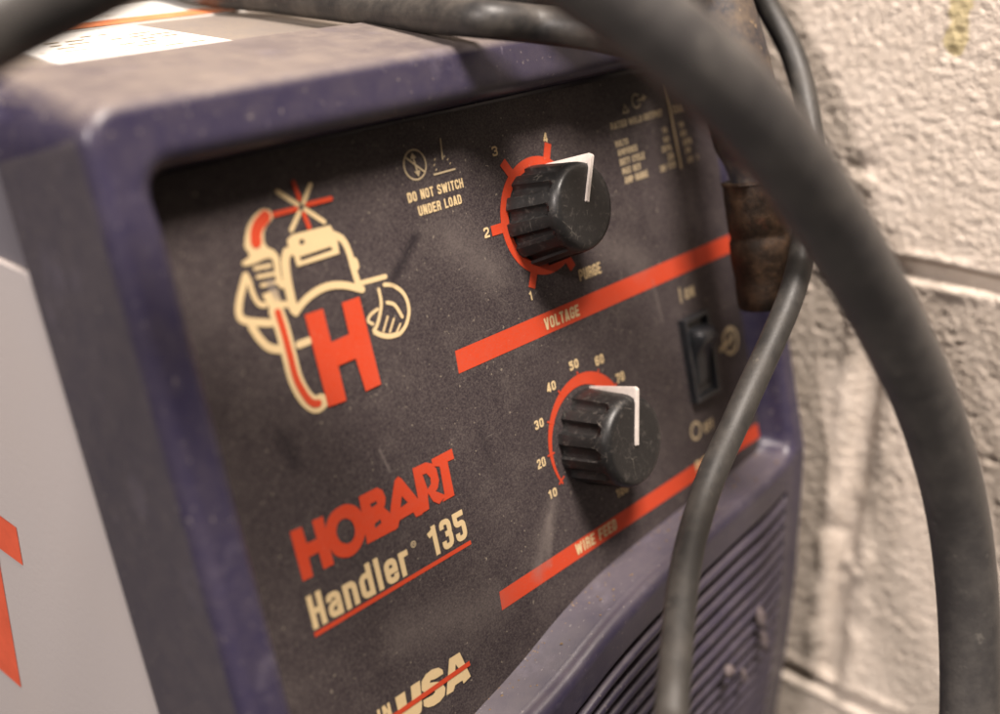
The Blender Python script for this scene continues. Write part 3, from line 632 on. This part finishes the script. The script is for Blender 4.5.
# rating plate lines and arrow symbol
mb_ = MB()
stroke(mb_, [(.800, .345), (.860, .006)], .014, -.0034) if False else stroke(mb_, [(.832, .335), (.850, .006)], .014, -.0034)
ring(mb_, .632, .300, .022, .028, 40, 330, -.002, 30)
stroke(mb_, [(.645, .300), (.688, .305)], .007, -.0024)
v_, f_ = flat_poly([[(.672, .292), (.700, .305), (.674, .318)]], -.0028); mb_.add(v_, f_)
v_, f_ = flat_poly([[(.535, .266), (.580, .266), (.557, .300)], [(.545, .272), (.570, .272), (.557, .290)]], -.002); mb_.add(v_, f_)
mb_.build('rating_symbol', M_GREY, panel, smooth=False)
# switch symbols
mb_ = MB()
stroke(mb_, [(.708, -.452), (.708, -.508)], .008, -.002)
mb_.build('on_mark', M_GREY, panel, smooth=False)
mb_ = MB(); ring(mb_, .664, -1.036, .028, .039, 0, 360, -.002, 36); mb_.build('off_mark', M_GREY, panel, smooth=False)
mb_ = MB(); ring(mb_, 1.006, -.757, .046, .061, -150, 200, -.002, 40)
stroke(mb_, [(.925, -.772), (.985, -.757)], .022, -.0026); stroke(mb_, [(.985, -.757), (1.025, -.745)], .016, -.003)
stroke(mb_, [(1.012, -.715), (1.012, -.795)], .010, -.0034)
mb_.build('plug_symbol', M_GREY, panel, smooth=False)

# knobs
def knob(cx, cz, ang, label, tilt=0, rs=1., strip=-.012):
    kw = lambda P: w((P[0], P[1]*1.10, P[2]-P[1]*tilt))
    NA = 180
    prof = [(0, .174), (-.012, .174), (-.03, .1725), (-.06, .169), (-.09, .166), (-.115, .1635), (-.128, .1625), (-.136, .1622), (-.143, .1618), (-.149, .161), (-.155, .160), (-.162, .159), (-.168, .1575), (-.175, .155), (-.181, .1515), (-.186, .147), (-.189, .1425), (-.1908, .137), (-.1918, .131), (-.1918, .12), (-.1912, .08), (-.1908, .04), (-.1905, .002)]
    rows = []
    for y, r in prof:
        row = []
        for i in range(NA):
            a = 2*math.pi*i/NA; ad = math.degrees(a)
            rr = r*(1+(rs-1)*min(1, -y/.15))
            for k in range(1, 11):
                fa = ang+15+30*k; da = (ad-fa+180) % 360-180
                if abs(da) < 9:
                    ee = 1 if y > -.136 else max(0, 1-((-.136-y)/.022)**2)
                    hw = 7.9*math.sqrt(ee) if ee > 0 else 0
                    if abs(da) < hw: rr -= .021*math.sqrt(ee)*math.sqrt(max(0, 1-(da/hw)**2))**.6
            row.append(kw((cx+rr*math.cos(a), y, cz+rr*math.sin(a))))
        rows.append(row)
    m_ = MB(); m_.grid(rows, closed=True, flip=True)
    k_ = m_.build('knob', M_KNOB, machine); sharp(k_, 50); k_['label'] = label
    a = math.radians(ang); d = Vector((math.cos(a), math.sin(a))); nn = Vector((-d.y, d.x))
    # white pointer: a fin down the side and a strip over the cap
    out = [(.150, -.004), (.181, -.004), (.188*rs, -.186), (.184*rs, -.1945), (.177*rs, -.1975), (strip, -.1965), (strip, -.186), (.148*rs, -.186)]
    vv = []; ff = []
    for s_, hw in ((-1, 1), (1, 1)):
        for (r, y) in out:
            h2 = .0092
            q = Vector((cx, cz))+d*r+nn*h2*s_; vv.append(kw((q.x, y, q.y)))
    n_ = len(out)
    ff.append((0, 1, 2, 7)); ff.append((7, 2, 3, 4)); ff.append((7, 4, 5, 6))
    ff += [tuple(n_+i for i in reversed(f)) for f in ff[:3]]
    for i in range(n_):
        j = (i+1) % n_; ff.append((i, n_+i, n_+j, j))
    p_ = obj('pointer', vv, ff, M_WHITE, k_, smooth=False)
    bm = bmesh.new(); bm.from_mesh(p_.data); bmesh.ops.recalc_face_normals(bm, faces=bm.faces[:])
    bmesh.ops.bevel(bm, geom=[e for e in bm.edges if e.calc_face_angle(0) > .5], offset=.0022*SC, segments=2, affect='EDGES')
    bm.to_mesh(p_.data); bm.free()
    return k_
knob(K1[0]-.004, K1[1], 65, 'upper black fluted knob with white pointer, over the voltage ring', .11, .95, .012)
knob(K2[0], K2[1]-.008, 74, 'lower black fluted knob with white pointer, over the wire feed ring', -.05, 1.035, -.012)

# rocker switch
def boxp(m_, x0, x1, y0, y1, z0, z1):
    v_ = [w((x, y, z)) for x in (x0, x1) for y in (y0, y1) for z in (z0, z1)]
    m_.add(v_, [(0, 1, 3, 2), (4, 6, 7, 5), (0, 4, 5, 1), (2, 3, 7, 6), (0, 2, 6, 4), (1, 5, 7, 3)])
sx0, sx1, sz0, sz1 = .665, .838, -.918, -.573
m_ = MB(); t_ = .014
boxp(m_, sx0, sx0+t_, -.034, -.0005, sz0, sz1); boxp(m_, sx1-t_, sx1, -.034, -.0005, sz0, sz1)
boxp(m_, sx0+t_, sx1-t_, -.034, -.0005, sz0, sz0+t_); boxp(m_, sx0+t_, sx1-t_, -.034, -.0005, sz1-t_, sz1)
boxp(m_, sx0+t_, sx1-t_, -.012, -.0007, sz0+t_, sz1-t_)
sw = m_.build('power_switch', M_SWITCH, machine, smooth=False)
prof = [(-.625, -.010), (-.628, -.050), (-.638, -.072), (-.655, -.082), (-.675, -.080), (-.692, -.068), (-.712, -.050), (-.74, -.038), (-.79, -.026), (-.84, -.020), (-.865, -.018), (-.872, -.010)]
m_ = MB(); xr0, xr1 = sx0+t_+.020, sx1-t_-.014
rows = []
for z, y in prof:
    rows.append([w((xr0, -.004, z)), w((xr0, y+.006, z)), w((xr0+.006, y, z)), w((xr1-.006, y, z)), w((xr1, y+.006, z)), w((xr1, -.004, z))])
m_.grid(rows, flip=True); r_ = m_.build('rocker', M_SWITCH, sw, smooth=True); sharp(r_, 60)

# sheet-metal body behind the front frame
def case():
    XC0, XC1 = XL+.022, XR-.022; UT = .588; r = .09
    sec = []
    sec.append((XC0, -2.98)); sec.append((XC0, UT-r))
    for i in range(1, 8):
        a = math.pi-math.pi/2*i/8; sec.append((XC0+r+r*math.cos(a), UT-r+r*math.sin(a)))
    sec.append((XC0+r, UT)); sec.append((XC1-r, UT))
    for i in range(1, 8):
        a = math.pi/2-math.pi/2*i/8; sec.append((XC1-r+r*math.cos(a), UT-r+r*math.sin(a)))
    sec.append((XC1, UT-r)); sec.append((XC1, -2.98))
    def fr(u, yy): z = (u+yy*ST_)/CT; return yy*CT+z*ST_
    rows = [[wc(x, fr(u, .30), u) for x, u in sec]]
    for d in (1.6, 2.6, 3.6, 4.5): rows.append([wc(x, d, u) for x, u in sec])
    m_ = MB(); m_.grid(rows)
    n_ = len(sec); k = len(m_.v)
    m_.f.append(tuple(range(k-n_, k))); m_.f.append(tuple(reversed(range(n_))))
    for i in range(4): m_.f.append((i*n_, (i+1)*n_, (i+1)*n_+n_-1, i*n_+n_-1))
    c_ = m_.build('metal_cover', M_CASE, machine); sharp(c_, 30)
    c_['label'] = 'grey dusty sheet metal cover'
    # white side door, a thin sheet set just proud of the body
    xa, xb = XC0-.014, XC0-.001
    lo, hi = -2.93, .118
    ft = lambda u: fr(u, .352)
    bt = 4.45
    pts = [(ft(lo), lo), (ft(hi-.03), hi-.03), (ft(hi)+.03, hi), (bt, hi), (bt, lo)]
    vv = [wc(xa, d+(.008 if i < 3 else 0), u) for i, (d, u) in enumerate(pts)]+[wc(xa+.006, d, u+(.006 if 0 < i < 4 else 0)) for i, (d, u) in enumerate(pts)]+[wc(xb, d, u+(.006 if 0 < i < 4 else 0)) for i, (d, u) in enumerate(pts)]
    ff = [(4, 3, 2, 1, 0)]
    for a0 in (0, 5):
        for i in range(5):
            j = (i+1) % 5; ff.append((a0+i, a0+j, a0+5+j, a0+5+i))
    sp = obj('side_panel', vv, ff, M_SIDE, machine, smooth=False)
    bm = bmesh.new(); bm.from_mesh(sp.data); bmesh.ops.recalc_face_normals(bm, faces=bm.faces[:]); bm.to_mesh(sp.data); bm.free()
    xt = xa-.002
    for poly in ([(.803, -.826), (.808, -.972), (.975, -.975), (.995, -1.06), (1.029, -1.588), (1.24, -1.592), (1.19, -.975), (1.55, -.975), (1.53, -.826)],):
        vv = [wc(xt, d, u) for d, u in poly]
        tr = tessellate_polygon([[Vector((d, u, 0)) for d, u in poly]])
        o_ = obj('side_lettering', vv, [tuple(t_) for t_ in tr], M_SIDERED, sp, smooth=False)
        bm = bmesh.new(); bm.from_mesh(o_.data); bmesh.ops.recalc_face_normals(bm, faces=bm.faces[:])
        if sum(f.normal.x for f in bm.faces) > 0: bmesh.ops.reverse_faces(bm, faces=bm.faces[:])
        bm.to_mesh(o_.data); bm.free()
    # stickers on the lid
    def sheet(name, quad, h_, m__):
        vv = [wc(x, d, UT+h_) for x, d in quad]; ff = [(0, 1, 2, 3)]
        vv += [wc(x, d, UT+.0005) for x, d in quad]
        ff += [(4, 5, 1, 0), (5, 6, 2, 1), (6, 7, 3, 2), (7, 4, 0, 3)]
        return obj(name, vv, ff, m__, machine, smooth=False)
    s1 = sheet('top_sticker', [(-1.30, .69), (-.69, .74), (-.70, 1.30), (-1.25, 1.32)], .006, M_STICK); s1['label'] = 'white sticker at the front of the lid'
    s2 = sheet('top_sticker', [(-1.22, 1.36), (-.02, 1.36), (-.02, 1.95), (-1.22, 1.95)], .006, M_STICK); s2['label'] = 'orange bordered sticker further back on the lid'
    vv = [wc(x, d, UT+.009) for x, d in ((-1.22, 1.36), (-.02, 1.36), (-.02, 1.50), (-1.22, 1.50))]
    obj('sticker_border', vv, [(0, 1, 2, 3)], M_ORANGE, s2, smooth=False)
    m_ = MB()
    rnd = random.Random(4)
    for i in range(7):           # worn lines of print
        y_ = .80+.06*i; x0 = -1.2+.01*i
        while x0 < -.78:
            l_ = rnd.uniform(.03, .09)
            if rnd.random() < .55: m_.add([wc(x0, y_, UT+.008), wc(x0+l_, y_+.003, UT+.008), wc(x0+l_, y_+.016, UT+.008), wc(x0, y_+.012, UT+.008)], [(0, 1, 2, 3)])
            x0 += l_+.02
    m_.build('worn_print', M_GREY, s1, smooth=False)
    for x in (XC0+.2, XC1-.2):
        for d in (.2, 4.1):
            m_ = MB(); rows = []
            for rr, u in ((.001, -3.098), (.11, -3.098), (.12, -3.08), (.11, -2.975), (.001, -2.975)):
                rows.append([wc(x+rr*math.cos(k*math.pi/12), d+rr*math.sin(k*math.pi/12), u) for k in range(24)])
            m_.grid(rows, closed=True); f_ = m_.build('rubber_foot', M_CAB, machine); sharp(f_, 40)
case()
# dried spatter caught on the grille ribs
def blob(m_, x, z, y, r, seed, sx=1., sz=1.):
    rows = []
    for i in range(9):
        t = math.pi*i/8
        row = []
        for j in range(14):
            a = 2*math.pi*j/14
            q = Vector((math.sin(t)*math.cos(a), math.cos(t), math.sin(t)*math.sin(a)))
            k = r*(1+.45*mnoise.noise(q*1.7+Vector((seed, 0, 0))))
            row.append(w((x+q.x*k*sx, y+q.y*k*.55, z+q.z*k*sz)))
        rows.append(row)
    m_.grid(rows, closed=True)
for (x, z, y, r, sx_, sz_) in ((.50, -2.02, -.09, .028, 1, 1), (.80, -1.93, -.075, .03, .7, 1.7), (.835, -2.06, -.05, .025, .6, 2.0), (.66, -2.14, -.04, .022, .6, 1.6), (.05, -2.02, -.12, .03, 1, 1), (.02, -2.12, -.1, .03, 1, 1), (-.33, -1.99, -.13, .022, 1, 1)):
    m_ = MB(); blob(m_, x, z, y, r, x*9, sx_, sz_); m_.build('dried_spatter', M_MUD, machine)

# crumbs of dust and rust gathered where the panel meets the ledge
m_ = MB(); rnd = random.Random(11)
for i in range(300):
    x = rnd.uniform(-1.0, 1.08); onl = rnd.random()
    y = -abs(rnd.gauss(0, .02)) if onl < .82 else -rnd.uniform(.01, .15)
    z = zi(x)+.003-.05*max(0, -y-.09)
    r = rnd.uniform(.002, .0055) if onl < .9 else rnd.uniform(.004, .009)
    q = Vector((x, y, z)); vv = []
    for d in ((1, 0, 0), (-1, 0, 0), (0, 1, 0), (0, -1, 0), (0, 0, 1), (0, 0, -1)):
        vv.append(w((q.x+d[0]*r*rnd.uniform(.6, 1.6), q.y+d[1]*r*rnd.uniform(.6, 1.3), q.z+r*.4+d[2]*r*rnd.uniform(.4, .9))))
    m_.add(vv, [(0, 2, 4), (2, 1, 4), (1, 3, 4), (3, 0, 4), (2, 0, 5), (1, 2, 5), (3, 1, 5), (0, 3, 5)])
cr = m_.build('dust_crumbs', simple('rusty_dust', (.17, .115, .07), .9, var=.5, scale=900), machine, smooth=False); cr['kind'] = 'stuff'

# ---------------------------------------------------------------- cables
def spline(pts, per=14):
    P_ = [Vector(q) for q in pts]; out = []
    n_ = len(P_)
    for i in range(n_-1):
        p0, p1, p2, p3 = (P_[max(0, min(n_-1, i+k))] for k in (-1, 0, 1, 2))
        for s_ in range(per):
            t = s_/per
            out.append(.5*((2*p1)+(p2-p0)*t+(2*p0-5*p1+4*p2-p3)*t*t+(3*p1-p0-3*p2+p3)*t**3))
    out.append(P_[-1]); return out
def tube(pts, r, seg=36, seed=0, wob=.012):
    P_ = [w(tuple(q)) for q in pts]; rows = []
    t0 = (P_[1]-P_[0]).normalized(); up = t0.orthogonal().normalized()
    for i, q in enumerate(P_):
        t = (P_[min(i+1, len(P_)-1)]-P_[max(i-1, 0)]).normalized()
        up = (up-t*up.dot(t)).normalized(); sd = t.cross(up)
        rr = (r(i/(len(P_)-1)) if callable(r) else r)*SC*(1+wob*mnoise.noise(q*18+Vector((seed, 0, 0))))
        rows.append([q+(up*math.cos(2*math.pi*k/seg)+sd*math.sin(2*math.pi*k/seg))*rr for k in range(seg)])
    m_ = MB(); m_.grid(rows, closed=True)
    n_ = len(m_.v); m_.f.append(tuple(reversed(range(seg)))); m_.f.append(tuple(range(n_-seg, n_)))
    return m_, P_[len(P_)//2]
CB = D_['cab']
def cable(name, key, r, m__, label, cat):
    m_, mid = tube(spline(CB[key], 18), r, seed=ord(key))
    o_ = m_.build(name, m__, None, origin=mid); sharp(o_, 60)
    return tagit(o_, label, cat)
cable('gun_cable', 'A', .092, M_CABA, 'thick scuffed black cable looping across the front of the machine, nearest the camera', 'cable')
cable('power_cord', 'B', .0465, M_CABB, 'slim black cord hanging in a curve past the power switch and down over the grille', 'cord')
cable('coiled_cable', 'D', .0575, M_CAB, 'medium black cable lying along the front top edge of the machine', 'cable')
cable('spare_cable', 'E', .052, M_CAB, 'black cable just above the one lying on the top edge of the machine', 'cable')
hose = thing('gas_hose', w(CB['C'][3]), 'dirt-caked thick black hose ending in a rusty brown metal fitting beside the panel', 'hose')
m_, _ = tube(spline(CB['C']), lambda t: .128-.038*sstep(.907, .97, t), seed=3, wob=.03)
hm = m_.build('hose', M_CABC, hose); sharp(hm, 60)
a, b = Vector(CB['fit'][0]), Vector(CB['fit'][1])
ax = (w(b)-w(a)); Lh = ax.length; ax.normalize(); sd = ax.cross(Vector((0, 1, 0))).normalized(); sd2 = ax.cross(sd)
rows = []
for t, r in ((.20, .100), (.0, .118), (-.012, .126), (-.008, .133), (.01, .134), (.02, .129), (.12, .128), (.25, .126), (.38, .124), (.41, .119), (.44, .119), (.47, .125), (.60, .124), (.72, .121), (.75, .118), (.80, .119), (.92, .118), (.99, .115), (1.01, .106), (1.01, .002)):
    rows.append([w(a)+ax*Lh*t+(sd*math.cos(k*math.pi/20)+sd2*math.sin(k*math.pi/20))*r*SC*(1+.02*mnoise.noise(Vector((k*.4, t*4, 0)))) for k in range(40)])
m_ = MB(); m_.grid(rows, closed=True); f_ = m_.build('fitting', M_RUST, hose); sharp(f_, 45); f_['label'] = 'rusty brown metal fitting'
for o_ in (f_,):
    bm = bmesh.new(); bm.from_mesh(o_.data); bmesh.ops.recalc_face_normals(bm, faces=bm.faces[:]); bm.to_mesh(o_.data); bm.free()

# ---------------------------------------------------------------- wall and floor
def wall():
    X0 = 1.55
    def arr(a, b, st, far0, far1, f=1.06):
        o_ = []; x = a; s_ = st
        while x > far0: s_ *= f; x -= s_; o_.append(max(x, far0))
        o_ = o_[::-1]
        n_ = round((b-a)/st); o_ += [a+(b-a)*i/n_ for i in range(n_+1)]
        x = b; s_ = st
        while x < far1: s_ *= f; x += s_; o_.append(min(x, far1))
        return o_
    ds = arr(-1.65, .25, .011, -3.4, 16); us = arr(-3.0, 1.0, .011, FLOOR_U, 12)
    def height(d, u):
        h = 0
        # joints
        wob = .018*nz(d, u, 0, 2.2, 1)
        best = 9
        for k in range(-2, 8):
            uj = -.45+2.19*k+wob if k != 0 else -.440+wob+.03*(d+.87)*-1
            if k == -1: uj = -2.665+wob
            dd = abs(u-uj); best = min(best, dd)
        j = -.042*(1-sstep(.020, .052, best))
        row = math.floor((u+.44)/2.19)
        off = -.59 if row % 2 else 1.56
        vw = .02*nz(d, u, 0, 3, 4)
        dv = abs(((d-off-vw+2.15) % 4.3)-2.15)
        j2 = -.034*(1-sstep(.02, .075, dv))+.020*math.exp(-((dv-.11)/.035)**2)*(.5+nz(d, u, 0, 6, 2))
        h += min(j, 0)+j2*(1 if best > .05 else .2)
        lip = .012*math.exp(-((best-.065)/.02)**2)*(.6+nz(d, u, 0, 7, 9)); h += lip
        # roller stipple and pits
        a_ = nz(d*1.25, u, 0, 30, 3); b_ = nz(d, u, 0, 52, 5); c_ = nz(d, u, 0, 7, 6)
        h += .0050*a_+.0046*b_+.0015*c_
        pit = nz(d*.9, u*1.2, 0, 21, 8)
        if pit > .5: h -= .04*(pit-.5)
        for (pd, pu, pr, ph_) in ((-.46, -.045, .045, -.014), (-.41, -.065, .035, -.016), (-.47, -.11, .045, .012), (-.60, -1.93, .035, .022), (-.66, -1.96, .03, .018), (-.62, -1.55, .04, .012), (-.54, -1.78, .04, -.014), (-.60, -2.05, .03, .012)):
            q = ((d-pd)**2+(u-pu)**2)/(pr*pr)
            if q < 9: h += ph_*math.exp(-q)
        return h
    rows = [[wc(X0-height(d, u), d, u) for d in ds] for u in us]
    m_ = MB(); m_.grid(rows)
    # thickness behind
    k = len(m_.v)
    m_.v += [wc(X0, ds[0], FLOOR_U), wc(X0, ds[-1], FLOOR_U), wc(X0, ds[-1], 12), wc(X0, ds[0], 12)]
    m_.v += [wc(X0+2, ds[0], FLOOR_U), wc(X0+2, ds[-1], FLOOR_U), wc(X0+2, ds[-1], 12), wc(X0+2, ds[0], 12)]
    m_.f += [(k, k+4, k+7, k+3), (k+1, k+2, k+6, k+5), (k+3, k+7, k+6, k+2), (k+4, k+5, k+6, k+7)]
    o_ = m_.build('block_wall', M_WALL, None, origin=(0, 0, 0))
    sharp(o_, 80)
    return tagit(o_, 'cream painted cinder block wall with rough stippled paint behind the machine', 'wall')
wall()
FZ = wc(0, 0, FLOOR_U)[2]-.0005
fl = obj('floor', [(-3, -3, FZ), (.16, -3, FZ), (.16, 3, FZ), (-3, 3, FZ)], [(0, 1, 2, 3)], M_FLOOR, None, smooth=False)
fl['kind'] = 'structure'; fl['label'] = 'dark bench top under the machine'

# ---------------------------------------------------------------- camera
cm = D_['cam']; R_ = cm['R']; Cc = Vector(cm['C'])
def dirw(v): return w(tuple(v))-w((0, 0, 0))
rx = dirw(R_[0]).normalized(); uy = -dirw(R_[1]).normalized(); bz = -dirw(R_[2]).normalized()
cd = bpy.data.cameras.new('camera'); cam = bpy.data.objects.new('camera', cd); C.objects.link(cam)
M4 = Matrix((rx, uy, bz)).transposed().to_4x4(); M4.translation = w(tuple(Cc)); cam.matrix_world = M4
cd.sensor_width = 36; cd.lens = 36*cm['f']/1000; cd.clip_start = .005; cd.clip_end = 50
cd.dof.use_dof = True; cd.dof.focus_distance = 3.82*SC; cd.dof.aperture_fstop = FSTOP
bpy.context.scene.camera = cam

# ---------------------------------------------------------------- light
wd = bpy.data.worlds.new('World'); bpy.context.scene.world = wd; wd.use_nodes = True
bg = wd.node_tree.nodes['Background']; bg.inputs[0].default_value = (1.0, .90, .86, 1); bg.inputs[1].default_value = AMB
def area(name, loc, tgt, sx_, sy_, power, col, roll=0):
    l = bpy.data.lights.new(name, 'AREA'); l.shape = 'RECTANGLE'; l.size = sx_; l.size_y = sy_; l.energy = power; l.color = col
    o_ = bpy.data.objects.new(name, l); C.objects.link(o_); o_.location = loc
    q = (Vector(tgt)-Vector(loc)).to_track_quat('-Z', 'Y'); o_.rotation_euler = (q.to_matrix() @ Matrix.Rotation(roll, 3, 'Z')).to_euler()
    return o_
T0 = w((-.2, 0, -.3))
for a_ in LIGHTS: area(a_[0], T0+Vector(a_[1]), T0, *a_[2:])
for nm, off, tg, pw, cone, bl, rad, col in SPOTS:
    l = bpy.data.lights.new(nm, 'SPOT'); l.energy = pw; l.color = col; l.spot_size = math.radians(cone); l.spot_blend = bl; l.shadow_soft_size = rad
    o_ = bpy.data.objects.new(nm, l); C.objects.link(o_); o_.location = T0+Vector(off)
    o_.rotation_euler = (Vector(tg)-Vector(off)).to_track_quat('-Z', 'Y').to_euler()

sc = bpy.context.scene
sc.render.engine = 'CYCLES'
sc.view_settings.view_transform = 'Standard'; sc.view_settings.look = 'None'
sc.view_settings.exposure = EXPO; sc.view_settings.gamma = 1
sc.cycles.use_denoising = True
sc.cycles.max_bounces = 6
